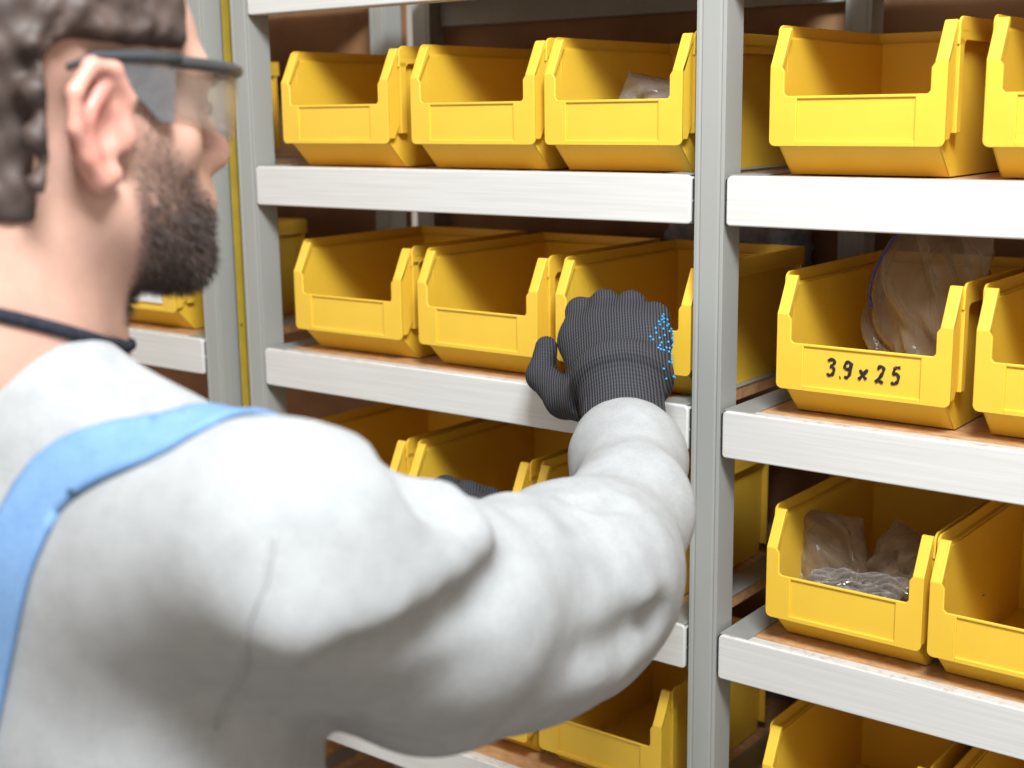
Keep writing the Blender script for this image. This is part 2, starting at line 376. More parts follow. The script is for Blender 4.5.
# ------------------------------------------------------------------ things behind the rack and in the bins
# upper part of the right bay is open at the back: stock of the next rack row shows through
def carton(x, y, z, w, d, h, label, rz=0.):
    o = empty('cardboard_box', (x, y, z), rz); t = .004
    m = MB(); m.box(-w/2, w/2, -d/2, -d/2+t, 0, h); m.box(-w/2, w/2, d/2-t, d/2, 0, h); m.box(-w/2, -w/2+t, -d/2, d/2, 0, h); m.box(w/2-t, w/2, -d/2, d/2, 0, h); m.box(-w/2, w/2, -d/2, d/2, 0, t)
    m.build('body', M['card'], o, bevel=.0015)
    for sg in (-1, 1):
        a, b_ = sorted((sg*.0008, sg*w/2)); f = MB(); f.box(a, b_, -d/2, d/2, h, h+t); f.build('flap', M['card'], o, bevel=.001)
    f = MB(); f.box(-.025, .025, -d/2-.0004, d/2+.0004, h+t, h+t+.0004); f.box(-.025, .025, -d/2-.0006, -d/2-.0001, h-.06, h+t); f.build('tape', M['tape'], o)
    return tag(o, label, 'cardboard box', 'cartons stacked behind the rack')
M['card'] = flatm('corrugated_card', (.36, .20, .10), .85, 0, 10, .1); M['tape'] = flatm('packing_tape', (.42, .27, .12), .3, 0, 10, .05)
k = 0
CL = ['brown carton behind the right bay, lowest of the near stack', 'brown carton behind the right bay, second of the near stack', 'brown carton behind the right bay, third of the near stack', 'brown carton behind the right bay, topmost of the near stack']
for i in range(4): carton(.22, .66, i*.46, .86, .42, .45, CL[i], .01*(i % 2))
M['felt'] = flatm('blue_grey_felt', (.20, .22, .27), .95, 0, 60, .35, .4)
def bundle(P):
    q = np.abs(P-A3((-.158, .325, .090)))-A3((.068, .030, .068)); d = np.sqrt((np.clip(q, 0, None)**2).sum(1))+np.minimum(q.max(1), 0)-.019
    return d+.003*np.sin(P[:, 2]*260+2*np.sin(P[:, 0]*60))+.002*np.sin(P[:, 0]*120+P[:, 2]*30)
vb, fb = nets(lambda P: np.maximum(bundle(P), -(P[:, 2]-.0012)), (-.27, .26, -.01), (-.03, .392, .20), .0045)
cb = link('cloth_bundle', np_mesh('cloth_bundle', vb, fb), M['felt'], loc=(0, 0, LV[2])); tag(cb, 'folded blue-grey cloth at the back of the middle shelf behind the gripped bin', 'cloth')

def film(name, tint, alpha, rough=.16, bstr=1.0, edge=.7):
    m, t, b = nm(name, Roughness=rough, Base_Color=tint, IOR=1.45)
    b.inputs['Specular IOR Level'].default_value = .8
    v = coords(t); n = noise(t, 45, 4, v, .6); bump(t, b, n.outputs[0], bstr, .003)
    tr = t.nodes.new('ShaderNodeBsdfTransparent'); tr.inputs[0].default_value = (*[min(1, .86+.14*c) for c in tint], 1)
    fr = t.nodes.new('ShaderNodeLayerWeight'); fr.inputs[0].default_value = .35
    ad = t.nodes.new('ShaderNodeMath'); ad.operation = 'MULTIPLY_ADD'; ad.use_clamp = True; ad.inputs[1].default_value = edge; ad.inputs[2].default_value = alpha
    t.links.new(fr.outputs['Facing'], ad.inputs[0])
    mx = t.nodes.new('ShaderNodeMixShader'); t.links.new(ad.outputs[0], mx.inputs[0]); t.links.new(tr.outputs[0], mx.inputs[1]); t.links.new(b.outputs[0], mx.inputs[2])
    t.links.new(mx.outputs[0], t.nodes['Material Output'].inputs[0]); return m
M['film'] = film('clear_poly_film', (.40, .30, .20), .30)
M['film2'] = film('grey_poly_film', (.42, .38, .34), .26)
M['zip'] = flatm('blue_zip_seal', (.05, .04, .22), .4)
M['screw'] = flatm('zinc_screw', (.60, .58, .55), .28, 1, 30, .1)
def bag_mesh(w, h, th, seed, n=46, crump=.010, neck=.0):
    rs = np.random.RandomState(seed); u, v = np.meshgrid(np.linspace(-1, 1, n), np.linspace(-1, 1, n), indexing='ij')
    dirs = [(rs.uniform(-1, 1), rs.uniform(-1, 1), rs.uniform(0, 6), rs.uniform(2.5, 7)) for _ in range(7)]
    def cr(off):
        s_ = 0
        for i, (a, b_, p, f) in enumerate(dirs): s_ = s_+(1-2*np.abs(np.sin((a*u+b_*v)*f*1.1+p+off+.8*np.sin(2.4*v+i)+.5*np.sin(5*u-i))))/(1+.35*i)
        return s_*crump*.5
    prof = np.clip((1-u**2), 0, 1)**.5*np.clip((1-v**2), 0, 1)**.45
    wn = w/2*(1-neck*np.clip(v, 0, 1)**1.5)*(1-.12*np.clip(-v, 0, 1)**3)
    vs = []
    for sg, off in ((-1, 0), (1, 1.7)):
        y = sg*th/2*prof+cr(off)*np.clip(prof*1.6, 0, 1)
        x = u*wn+.06*w*np.sin(3*v+seed)*(.4+.6*np.abs(v)); z = (v+1)/2*h+.03*h*np.sin(2.5*u+seed)
        vs.append(np.stack([x, y, z], -1).reshape(-1, 3))
    V = np.concatenate(vs); N = n*n; i, j = np.meshgrid(range(n-1), range(n-1), indexing='ij'); a = (i*n+j).ravel()
    f1 = np.stack([a, a+n, a+n+1, a+1], 1); f2 = f1[:, ::-1]+N
    return np_mesh('bag', V, np.concatenate([f1, f2]))
def bag(loc, rot, w, h, th, seed, mat, label, group=None, name='plastic_bag', **k):
    me = bag_mesh(w, h, th, seed, **k); o = link(name, me, mat); o.location = loc; o.rotation_euler = rot
    tag(o, label, 'plastic bag', group); return o
g_ = 'clear bags in the bins'
bag((-.155, .140, LV[1]+.006), (.1, .1, .3), .12, .096, .10, 5, M['film2'], 'crumpled clear bag in the upper shelf bin left of the centre post', g_)
big = bag((.162, .120, LV[2]+.012), (-.06, .08, -.45), .138, .185, .070, 11, M['film'], 'large crumpled resealable bag with a blue seal, in the bin marked 3.9 x 25', g_, crump=.016, neck=.25)
z_ = MB(); z_.tube([(-.012, -.034, .186), (-.020, -.044, .165), (-.030, -.052, .140), (-.036, -.055, .118), (-.035, -.057, .100), (-.027, -.058, .088)], .0014, 6); z_.build('zip_seal', M['zip'], big, smooth=True)
pk = [((.088, .075, .012), (-.25, -.05, .35), .085, .112, .016, 21, 'film', 'clear packet standing at the left side of the lower shelf bin'),
      ((.148, .092, .010), (-.25, .22, -.25), .085, .106, .034, 23, 'film', 'brownish clear packet in the middle of the lower shelf bin'),
      ((.166, .085, .010), (-.5, .55, .1), .075, .085, .020, 29, 'film', 'clear packet slumped against the right side of the lower shelf bin'),
      ((.125, .046, .040), (-.9, .0, .2), .100, .044, .024, 31, 'film2', 'shiny clear packet of screws lying at the front of the lower shelf bin')]
for (l, r, w, h, th, sd, mt, lab) in pk:
    o = bag((l[0], l[1], LV[3]+l[2]), r, w, h, th, sd, M[mt], lab, 'packets in the lower shelf bin', 'plastic_packet', n=34)
rs = np.random.RandomState(5); m = MB()
for k in range(46):
    x, y, z = rs.uniform(-.04, .04), rs.uniform(-.008, .008), rs.uniform(.006, .040); d = Vector(rs.normal(size=3)); d.normalize(); p = Vector((x, y, z))
    m.tube([p, p+d*.016], [.0013, .0009], 6); m.tube([p-d*.0012, p], [.0028, .0014], 8)
sm_ = m.build('screws', M['screw'], o); sm_['kind'] = 'stuff'
gp = MB()
# ------------------------------------------------------------------ the worker
ZV = A3((0, 0, Z0)); RL = A3((-.12, -.72, 0))
person = tag(empty('person', (-.12, -.72, 0)), 'person in a light grey sweatshirt, dark gloves and safety glasses reaching for a bin', 'person')
def pmesh(name, v, f, mat, parent=person, off=ZV-RL):
    me = np_mesh(name, v+off, f); return link(name, me, mat, parent)
# head frame: lateral (towards the viewer's side), forward, up
hd = math.radians(82); tl = math.radians(-3)
fw = A3((math.cos(hd)*math.cos(tl), math.sin(hd)*math.cos(tl), math.sin(tl))); rt = A3((math.sin(hd), -math.cos(hd), 0)); upv = np.cross(rt, fw)
HS = 1.03; HC = A3((-.1205, -.6830, .3545)); HR = np.stack([rt, fw, upv], 1)      # world = HC + HS*(HR @ local)
def toloc(P): return ((P-HC) @ HR)/HS
def toworld(q): return (HC+HS*(np.asarray(q, np.float32) @ HR.T)).astype(np.float32)
def head_sdf(P):
    q = toloc(P); m = q.copy(); m[:, 0] = np.abs(m[:, 0])
    d = ell(m, (0, -.014, .058), (.0755, .098, .083))
    d = smin(d, ell(m, (0, .036, .015), (.061, .060, .088)), .03)
    d = smin(d, ell(m, (0, .044, -.034), (.049, .047, .052)), .025)
    d = smin(d, rcone(m, (.050, .004, -.046), (.014, .080, -.084), .020, .016), .03)
    d = smin(d, ell(m, (0, .020, -.050), (.052, .050, .036)), .03)
    d = smin(d, rcone(m, (.050, .052, -.006), (.058, .010, .0), .017, .014), .02)
    d = smin(d, rcone(m, (.010, .092, .034), (.042, .076, .038), .010, .010), .016)
    d = smax(d, -ell(m, (.031, .104, .017), (.017, .018, .012)), .014)
    d = smin(d, ell(m, (.031, .0790, .017), (.0128, .0128, .0128)), .003)
    d = smin(d, rcone(m, (.018, .0905, .0245), (.043, .080, .0225), .0042, .004), .005)     # upper lid
    d = smin(d, rcone(m, (.020, .088, .0095), (.041, .081, .010), .0035, .003), .006)       # lower lid
    d = smin(d, rcone(m, (0, .092, .024), (0, .118, -.010), .0075, .0105), .012)            # nose
    d = smin(d, ell(m, (.0115, .108, -.0155), (.0075, .011, .008)), .008)
    d = smax(d, -rcone(m, (.0065, .112, -.026), (.0065, .110, -.018), .0036, .003), .003)
    d = smin(d, rcone(m, (0, .107, -.040), (.020, .095, -.044), .0060, .003), .008)         # lips
    d = smin(d, rcone(m, (0, .1045, -.0515), (.018, .094, -.049), .0068, .003), .008)
    d = smax(d, -rcone(m, (0, .114, -.0460), (.024, .100, -.0462), .0018, .0012), .004)
    d = smin(d, ell(m, (0, .078, -.042), (.034, .030, .026)), .016)
    d = smin(d, ell(m, (0, .086, -.080), (.024, .021, .019)), .016)
    # neck and the slope to the shoulders
    wq = P
    d = smin(d, rcone(q, (0, -.018, -.035), (.006, -.036, -.150), .054, .058), .03)
    d = smin(d, rcone(q, (0, -.045, .000), (.004, -.060, -.140), .045, .048), .03)
    d = smin(d, rcone(q, (.044, -.012, -.030), (.014, .030, -.140), .012, .012), .018)      # neck muscle
    # ear
    e = ell(m, (.0805, -.014, .003), (.0055, .0175, .0310))
    hx = [((.0800, .004, .004), .0030), ((.0835, .007, .018), .0040), ((.0870, -.004, .0345), .0046), ((.0905, -.020, .0355), .0048), ((.0940, -.0325, .020), .0048),
          ((.0935, -.0325, .000), .0044), ((.0900, -.024, -.016), .0042), ((.0850, -.012, -.0285), .0062), ((.0805, -.003, -.026), .0048)]
    e = smin(e, chain(m, hx, .003), .006)
    e = smin(e, chain(m, [((.0860, -.012, .023), .0050), ((.0880, -.023, .006), .0050), ((.0865, -.017, -.012), .0045)], .005), .006)
    e = smax(e, -ell(m, (.0930, -.007, .000), (.0125, .0110, .0150)), .003)
    e = smin(e, ell(m, (.0820, .0065, -.003), (.0045, .0050, .0080)), .005)                # tragus
    return (smin(d, e, .006))*HS
def low_sdf(P):
    d = rcone(P, (-.112, -.715, .175), (-.11, -.70, .10), .052, .060)
    d = smin(d, ell(P, (-.10, -.70, -.05), (.160, .10, .20)), .06)
    d = smin(d, ell(P, (-.125, -.72, -.33), (.150, .10, .16)), .08)
    d = smin(d, chain(P, [((.03, -.715, .100), .045), ((.085, -.69, .100), .048), ((.090, -.50, .015), .046), ((.088, -.385, .000), .042), ((.030, -.225, .032), .036), ((-.045, -.118, .060), .028), ((-.075, -.082, .086), .018)], .03), .04)
    d = smin(d, chain(P, [((-.22, -.69, .125), .055), ((-.29, -.62, .09), .050), ((-.385, -.36, -.12), .042), ((-.430, -.115, -.180), .027), ((-.405, -.082, -.157), .018)], .03), .04)
    for sg in (-1, 1):
        d = smin(d, chain(P, [((-.125+sg*.085, -.72, -.42), .082), ((-.125+sg*.105, -.69, -.76), .058), ((-.125+sg*.110, -.72, -1.12), .042)], .04), .05)
    return d
v1, f1 = nets(head_sdf, (-.24, -.84, .17), (.04, -.49, .53), .0027)
v2, f2 = nets(low_sdf, (-.52, -.86, -1.20), (.20, -.02, .28), .013)
# skin with the stubble density as an attribute
def beard_mask(q):
    b, c, a = q[:, 1], q[:, 2], np.abs(q[:, 0]); ss = lambda x, w: np.clip(x/w+.5, 0, 1)
    back = .020+.010*np.clip((-c-.05)/.04, -0.3, 1); top = np.where(b < .040, .046-(b-.02)*.4, -.006-(b-.040)*.75)
    top = np.where(b < .046, np.interp(b, [0, .036, .046], [.046, .030, -.012]), top)
    m = ss(b-back, .012)*ss(top-c, .014)*ss(c+.112+(.09-b)*.10, .012)
    lip = np.sqrt(((c+.046)/.008)**2+(a/.024)**2); m *= np.where((b > .08) & (lip < 1), .1, 1)
    return m*(.38+.62*np.clip((-.012-c)/.042, 0, 1))
v = np.concatenate([v1, v2]); f = np.concatenate([f1, f2+len(v1)])
sk = pmesh('body', v, f, None)
def skin_mat():
    m, t, b = nm('skin', Roughness=.48); v_ = coords(t); n = noise(t, 28, 5, v_, .6)
    c = ramp(t, n.outputs[0], [(.3, (.50, .285, .215)), (.7, (.60, .365, .28))])
    a = t.nodes.new('ShaderNodeAttribute'); a.attribute_name = 'flush'; mr = t.nodes.new('ShaderNodeMix'); mr.data_type = 'RGBA'
    t.links.new(a.outputs['Fac'], mr.inputs[0]); t.links.new(c, mr.inputs[6]); mr.inputs[7].default_value = (.62, .25, .20, 1)
    a2 = t.nodes.new('ShaderNodeAttribute'); a2.attribute_name = 'stubble'; n2 = noise(t, 150, 6, v_, .7)
    mu = t.nodes.new('ShaderNodeMath'); mu.operation = 'MULTIPLY'; rr = ramp(t, n2.outputs[0], [(.3, (.45, .45, .45)), (.62, (1, 1, 1))]); t.links.new(rr, mu.inputs[0]); t.links.new(a2.outputs['Fac'], mu.inputs[1])
    m2 = t.nodes.new('ShaderNodeMix'); m2.data_type = 'RGBA'; t.links.new(mu.outputs[0], m2.inputs[0]); t.links.new(mr.outputs[2], m2.inputs[6]); m2.inputs[7].default_value = (.075, .050, .042, 1)
    t.links.new(m2.outputs[2], b.inputs['Base Color']); b.inputs['Subsurface Weight'].default_value = .18; b.inputs['Subsurface Radius'].default_value = (.012, .004, .002); b.inputs['Subsurface Scale'].default_value = .6
    n3 = noise(t, 400, 3, v_); bump(t, b, n3.outputs[0], .15, .0006); return m
sk.data.materials.append(skin_mat())
q1 = toloc(v); bm_ = beard_mask(q1)*(np.arange(len(v)) < len(v1))
at = sk.data.attributes.new('stubble', 'FLOAT', 'POINT'); at.data.foreach_set('value', np.clip(bm_*.95, 0, 1).astype(np.float32))
fl = np.clip(1.25-np.sqrt(((np.abs(q1[:, 0])-.090)/.013)**2+((q1[:, 1]+.016)/.030)**2+((q1[:, 2]-.002)/.042)**2), 0, 1)
fl = np.maximum(fl, .7*np.clip(1.3-np.linalg.norm(q1-A3((0, .122, -.012)), axis=1)/.014, 0, 1))
at = sk.data.attributes.new('flush', 'FLOAT', 'POINT'); at.data.foreach_set('value', (fl*(np.arange(len(v)) < len(v1))).astype(np.float32))
# beard and brows: short hairs rooted on the skin
rs = np.random.RandomState(2)
def hairs(name, mask, n, ln, wd, mat, flow, parent=person, jit=.45):
    w = mask/mask.sum(); i = rs.choice(len(v1), n, p=w[:len(v1)]); p = v1[i]+rs.normal(size=(n, 3)).astype(np.float32)*.0012
    nr = grad(head_sdf, p, .002); p = p-nr*head_sdf(p)[:, None]
    fl_ = HR @ A3(flow); d = fl_[None]+nr*.55+rs.normal(size=(n, 3))*jit; d -= nr*(np.minimum(0, (d*nr).sum(1))-.25)[:, None]; d /= np.linalg.norm(d, axis=1)[:, None]
    s_ = np.cross(d, rs.normal(size=(n, 3))); s_ /= np.linalg.norm(s_, axis=1)[:, None]; L = ln*rs.uniform(.5, 1.2, (n, 1))*(.5+.5*np.clip(mask[i], 0, 1))[:, None]
    V = np.stack([p-s_*wd-nr*.0008, p+s_*wd-nr*.0008, p+d*L*.55+s_*wd*.7, p+d*L+nr*-.0006*0, p+d*L*.55-s_*wd*.7], 1).reshape(-1, 3)
    Fq = np.arange(n)[:, None]*5; f_ = np.concatenate([Fq+np.array([[0, 1, 2]]), Fq+np.array([[0, 2, 4]]), Fq+np.array([[4, 2, 3]])])
    o = pmesh(name, V.astype(np.float32), f_, mat, parent); o['kind'] = 'stuff'; return o
M['hair'] = flatm('dark_brown_hair', (.065, .043, .035), .6, 0, 60, .4)
qh = toloc(v1); hairs('beard', bm_[:len(v1)]**1.3+1e-9, 10500, .0085, .00026, M['hair'], (0, .35, -.9))
br = np.clip(1.2-np.sqrt(((np.abs(qh[:, 0])-.030)/.020)**2+((qh[:, 2]-.037)/.006)**2), 0, 1)*(qh[:, 1] > .05)
hairs('eyebrows', br+1e-9, 900, .007, .0003, M['hair'], (.8, 0, .2), jit=.2)
def hair_sdf(P):
    q = toloc(P); d = head_sdf(P)/HS-.007-.002*np.sin(q[:, 2]*240+3*np.sin(q[:, 1]*90))*np.sin(q[:, 1]*210)
    a = np.maximum(.050-q[:, 2], q[:, 1]-(.060+.25*(q[:, 2]-.06)))          # crown
    b_ = np.maximum(q[:, 1]+.040, -.055-q[:, 2])                             # nape
    c_ = np.maximum(np.maximum(.020-q[:, 2], np.abs(q[:, 1]-.026)-.012), -.01)*1.0
    reg = smin(smin(a, b_, .02), np.maximum(c_, .004), .01)
    ear = ell(np.abs(q)*A3((1, 0, 0))+q*A3((0, 1, 1)), (.086, -.014, .004), (.022, .026, .040))
    return smax(smax(d, reg, .012), -ear, .006)*HS
v3, f3 = nets(hair_sdf, (-.25, -.84, .22), (.05, -.53, .54), .0042); pmesh('hair', v3, f3, M['hair'])
for sg in (-1, 1):                       # eyes
    me = MB(); 
    bmm = bmesh.new(); bmesh.ops.create_uvsphere(bmm, u_segments=20, v_segments=14, radius=.0130*HS)
    e = bpy.data.meshes.new('eye'); bmm.to_mesh(e); bmm.free(); p = toworld([[sg*.031, .0792, .017]])[0]+ZV-RL
    eo = link('eye', e, M.setdefault('eye', flatm('eye_white', (.72, .68, .64), .2, 0, 5, .03)), person, smooth=True, loc=tuple(map(float, p)))
    i_ = MB(); c0 = Vector(map(float, fw))*.0118*HS; i_.tube([c0, c0+Vector(map(float, fw))*.0022], [.0060, .0052], 14); i_.build('iris', M.setdefault('iris', flatm('brown_iris', (.06, .03, .015), .15)), eo, smooth=True)

# ---- sweatshirt
SL = [((.060, -.725, .115), .062), ((.103, -.712, .124), .066), ((.099, -.675, .103), .072), ((.092, -.566, .030), .079), ((.091, -.481, .006), .076), ((.092, -.414, .001), .0715), ((.086, -.375, .008), .070),
      ((.056, -.269, .024), .0485), ((.001, -.180, .044), .048), ((-.025, -.148, .048), .045)]
RIDGES = [([(.118, -.610, .122), (.154, -.600, .102), (.162, -.640, .094), (.163, -.700, .093), (.158, -.750, .103)], .014, .034),
          ([(.115, -.422, .060), (.146, -.425, .044), (.158, -.425, .018)], .010, .026),
          ([(.090, -.478, .076), (.120, -.500, .074), (.138, -.515, .060), (.150, -.545, .045)], .010, .030)]
GROOVES = [([(.100, -.590, .160), (.128, -.614, .162), (.150, -.638, .156)], .020, .026),
           ([(.139, -.561, .123), (.152, -.562, .113), (.162, -.563, .103), (.169, -.576, .095), (.177, -.604, .083), (.182, -.647, .079), (.179, -.690, .076), (.171, -.730, .078)], .010, .024),
           ([(.170, -.408, -.002), (.175, -.447, .000), (.182, -.507, .008)], .009, .026),
           ([(.101, -.425, .085), (.117, -.417, .080), (.127, -.395, .075)], .005, .014),
           ([(-.032, -.704, .222), (-.010, -.717, .209), (.006, -.734, .199)], .006, .016)]

def shirt_sdf(P):
    x, y, z = P[:, 0], P[:, 1], P[:, 2]
    d = ell(P, (-.10, -.705, -.05), (.185, .125, .24))
    d = smin(d, ell(P, (-.125, -.72, -.32), (.180, .130, .18)), .08)
    d = smin(d, rcone(P, (-.110, -.722, .162), (-.10, -.715, .09), .062, .080), .04)
    d = smin(d, rcone(P, (-.22, -.700, .095), (.02, -.722, .100), .072, .070), .05)
    d = smin(d, rcone(P, (-.090, -.714, .176), (.060, -.715, .130), .050, .050), .03)
    arm = chain(P, SL, .030); d = smin(d, arm, .03)
    arml = chain(P, [((-.22, -.69, .115), .075), ((-.29, -.62, .08), .072), ((-.385, -.36, -.12), .066), ((-.425, -.165, -.172), .046)], .03); d = smin(d, arml, .04)
    for pts, r, k in RIDGES: d = smin(d, chain(P, [(p, r) for p in pts], .01), k)
    for pts, r, k in GROOVES: d = smax(d, -chain(P, [(p, r) for p in pts], .01), k)
    w = .0016*np.sin(38*x+22*z+3*np.sin(14*y))+.0014*np.sin(31*y-34*z+2.5*np.sin(19*x))+.0008*np.sin(70*x-60*y+40*z)
    d = d+w*np.clip((P[:, 1]+.9)*3, .3, 1)*np.clip((-.12-y)/.08, .15, 1)
    d = np.maximum(d, -(z+.47))
    # sleeve end: cut square to the wrist and hollow it out
    ax = A3((-.50, .82, .25)); ax /= np.linalg.norm(ax); ce = A3((-.0265, -.146, .0485)); h = (P-ce) @ ax
    near = np.linalg.norm(P-ce, axis=1)-.10
    cut = np.maximum(h, near); d = np.where(near < 0, smax(d, h, .004), d)
    d = smax(d, -rcone(P, ce-ax*.018, ce+ax*.06, .036, .040), .004)
    # ring shaped cuff roll
    r = (P-ce)-h[:, None]*ax; rr = np.sqrt((r*r).sum(1)); ring = np.sqrt((rr-.0415)**2+(h+.010)**2)-.0098
    ring2 = np.sqrt((rr-.0450)**2+((h+.031)*.8)**2)-.0075
    d = smin(d, np.minimum(ring, smin(ring, ring2, .004)), .006)
    return d
v4, f4 = nets(shirt_sdf, (-.52, -.88, -.49), (.21, -.06, .30), .0052)
def knit(name, c1, c2, sc_=700, bs=.35):
    m, t, b = nm(name, Roughness=.95); v_ = coords(t); n = noise(t, sc_, 3, v_, .7); n1 = noise(t, 60, 4, v_)
    mx = t.nodes.new('ShaderNodeMix'); mx.data_type = 'FLOAT'; mx.inputs[0].default_value = .35; t.links.new(n.outputs[0], mx.inputs[2]); t.links.new(n1.outputs[0], mx.inputs[3])
    t.links.new(ramp(t, mx.outputs[0], [(.35, c1), (.62, c2)]), b.inputs['Base Color']); bump(t, b, n.outputs[0], bs, .0012); b.inputs['Specular IOR Level'].default_value = .2; return m
M['shirt'] = knit('heather_grey_jersey', (.305, .314, .320), (.392, .402, .408))
shirt = pmesh('sweatshirt', v4, f4, M['shirt']); shirt['label'] = 'light heather grey sweatshirt with rolled cuff'
# seam lines, collar band
def on_shirt(path, off=.0006, n=40):
    pts = [Vector(p) for p in path]; out = []
    for i in range(n):
        t = i/(n-1)*(len(pts)-1); k = min(int(t), len(pts)-2); out.append(tuple(pts[k].lerp(pts[k+1], t-k)))
    return drape(shirt_sdf, A3(out), off)
def ring_pts(c, n_, r1, r2, a=(1, 0, 0), N=48):
    nn = Vector(n_).normalized(); a = (Vector(a)-nn*nn.dot(Vector(a))).normalized(); b_ = nn.cross(a)
    return [tuple(Vector(c)+a*r1*math.cos(2*math.pi*i/N)+b_*r2*math.sin(2*math.pi*i/N)) for i in range(N)]
def loop_tube(name, pts, r, mat, parent=person, sub=True):
    V = []; Fc = []; n = len(pts); S = 8; P_ = [Vector(p)+Vector(map(float, ZV-RL)) for p in pts]
    for i in range(n):
        d = (P_[(i+1) % n]-P_[i-1]).normalized(); a = d.cross(Vector((0, 0, 1))).normalized(); b_ = d.cross(a)
        for j in range(S): t = 2*math.pi*j/S; V.append(P_[i]+a*r*.7*math.cos(t)+b_*r*math.sin(t))
    for i in range(n):
        for j in range(S): Fc.append((i*S+j, i*S+(j+1) % S, ((i+1) % n)*S+(j+1) % S, ((i+1) % n)*S+j))
    m = MB(); m.raw([tuple(x) for x in V], Fc); return m.build(name, mat, parent, smooth=True)
M['navy'] = knit('navy_rib', (.012, .014, .022), (.035, .038, .05), 300)
cp = drape(head_sdf, A3(ring_pts((-.121, -.712, .233), (.06, .36, 1), .060, .060)), .0012)
loop_tube('undershirt_collar', [tuple(map(float, p)) for p in cp], .0044, M['navy'])
def seam(path, name, r=.0013, n=60):
    p = on_shirt(path, .0003, n)+ZV-RL; m = MB(); m.tube([tuple(map(float, q)) for q in p], r, 6); o = m.build(name, M['shirt'], shirt, smooth=True); return o
seam([(.150, -.755, .150), (.154, -.764, .131), (.147, -.768, .103), (.135, -.770, .075), (.120, -.765, .045), (.105, -.76, .01)], 'armhole_seam')

# ---- blue overall strap lying over the shoulder
M['blue'] = knit('blue_twill', (.13, .25, .46), (.19, .33, .56), 500, .3)
def strap(path, wd, nv=9, nu=48, th=.0025, name='overall_strap'):
    pts = [Vector(p) for p in path]; rows = []
    for i in range(nu):
        t = i/(nu-1)*(len(pts)-1); k = min(int(t), len(pts)-2); p = pts[k].lerp(pts[k+1], t-k); d = (pts[min(k+1, len(pts)-1)]-pts[k]).normalized()
        pw = A3([tuple(p)]); nrm = Vector(map(float, grad(shirt_sdf, drape(shirt_sdf, pw))[0])); s_ = d.cross(nrm).normalized()
        rows += [tuple(p+s_*wd*(j/(nv-1)-.5)) for j in range(nv)]
    A = A3(rows); lo_ = drape(shirt_sdf, A, .0004); hi_ = drape(shirt_sdf, A, .0014+th); N = len(A)
    i, j = np.meshgrid(range(nu-1), range(nv-1), indexing='ij'); a = (i*nv+j).ravel(); q = np.stack([a, a+1, a+nv+1, a+nv], 1)
    fc = [q, q[:, ::-1]+N]
    rim = [i*nv for i in range(nu)]+[(nu-1)*nv+j for j in range(1, nv)]+[i*nv+nv-1 for i in range(nu-2, -1, -1)]+[j for j in range(nv-2, 0, -1)]
    fc.append(np.array([(a, a+N, b_+N, b_) for a, b_ in zip(rim, rim[1:]+rim[:1])])[:, ::-1])
    return pmesh(name, np.concatenate([hi_, lo_]), np.concatenate(fc), M['blue'])
strap([(-.100, -.87, -.42), (-.095, -.87, -.32), (-.080, -.86, -.20), (-.060, -.85, -.08), (-.038, -.825, .05), (-.022, -.800, .115), (-.011, -.781, .155), (.002, -.771, .168), (.018, -.763, .176), (.035, -.755, .183), (.050, -.745, .188), (.058, -.728, .192), (.056, -.700, .188), (.048, -.655, .16), (.03, -.61, .09), (.01, -.60, -.03)], .042, nu=70)
strap([(-.150, -.87, -.42), (-.155, -.87, -.32), (-.170, -.86, -.20), (-.190, -.85, -.08), (-.205, -.82, .05), (-.215, -.79, .12), (-.220, -.75, .16), (-.222, -.70, .17), (-.21, -.65, .14), (-.20, -.60, .06), (-.19, -.59, -.04)], .042, nu=60)

# ---- trousers with bib, and shoes
def trou_sdf(P):
    d = ell(P, (-.125, -.725, -.40), (.188, .138, .13))
    for sg in (-1, 1): d = smin(d, chain(P, [((-.125+sg*.085, -.725, -.46), .105), ((-.125+sg*.105, -.695, -.78), .082), ((-.125+sg*.112, -.725, -1.13), .075)], .04), .04)
    d = d+.003*np.sin(40*P[:, 2]+12*P[:, 0]+2*np.sin(20*P[:, 1]))
    return np.maximum(np.maximum(d, P[:, 2]+.34), -(P[:, 2]+1.155))
v5, f5 = nets(trou_sdf, (-.42, -.92, -1.18), (.16, -.52, -.30), .0115); pmesh('overalls', v5, f5, M['blue'])
M['shoe'] = flatm('black_work_leather', (.03, .028, .027), .45, 0, 40, .3)
for sg in (-1, 1):
    cx = -.125+sg*.112
    def shoe(P):
        d = rcone(P, (cx, -.735, -1.175), (cx, -.590, -1.183), .042, .036); d = smin(d, rcone(P, (cx, -.73, -1.16), (cx, -.73, -1.10), .045, .045), .03)
        return np.maximum(d, -(P[:, 2]+1.2195))
    v6, f6 = nets(shoe, (cx-.07, -.80, -1.235), (cx+.07, -.52, -1.04), .006); pmesh('shoe', v6, f6, M['shoe'])

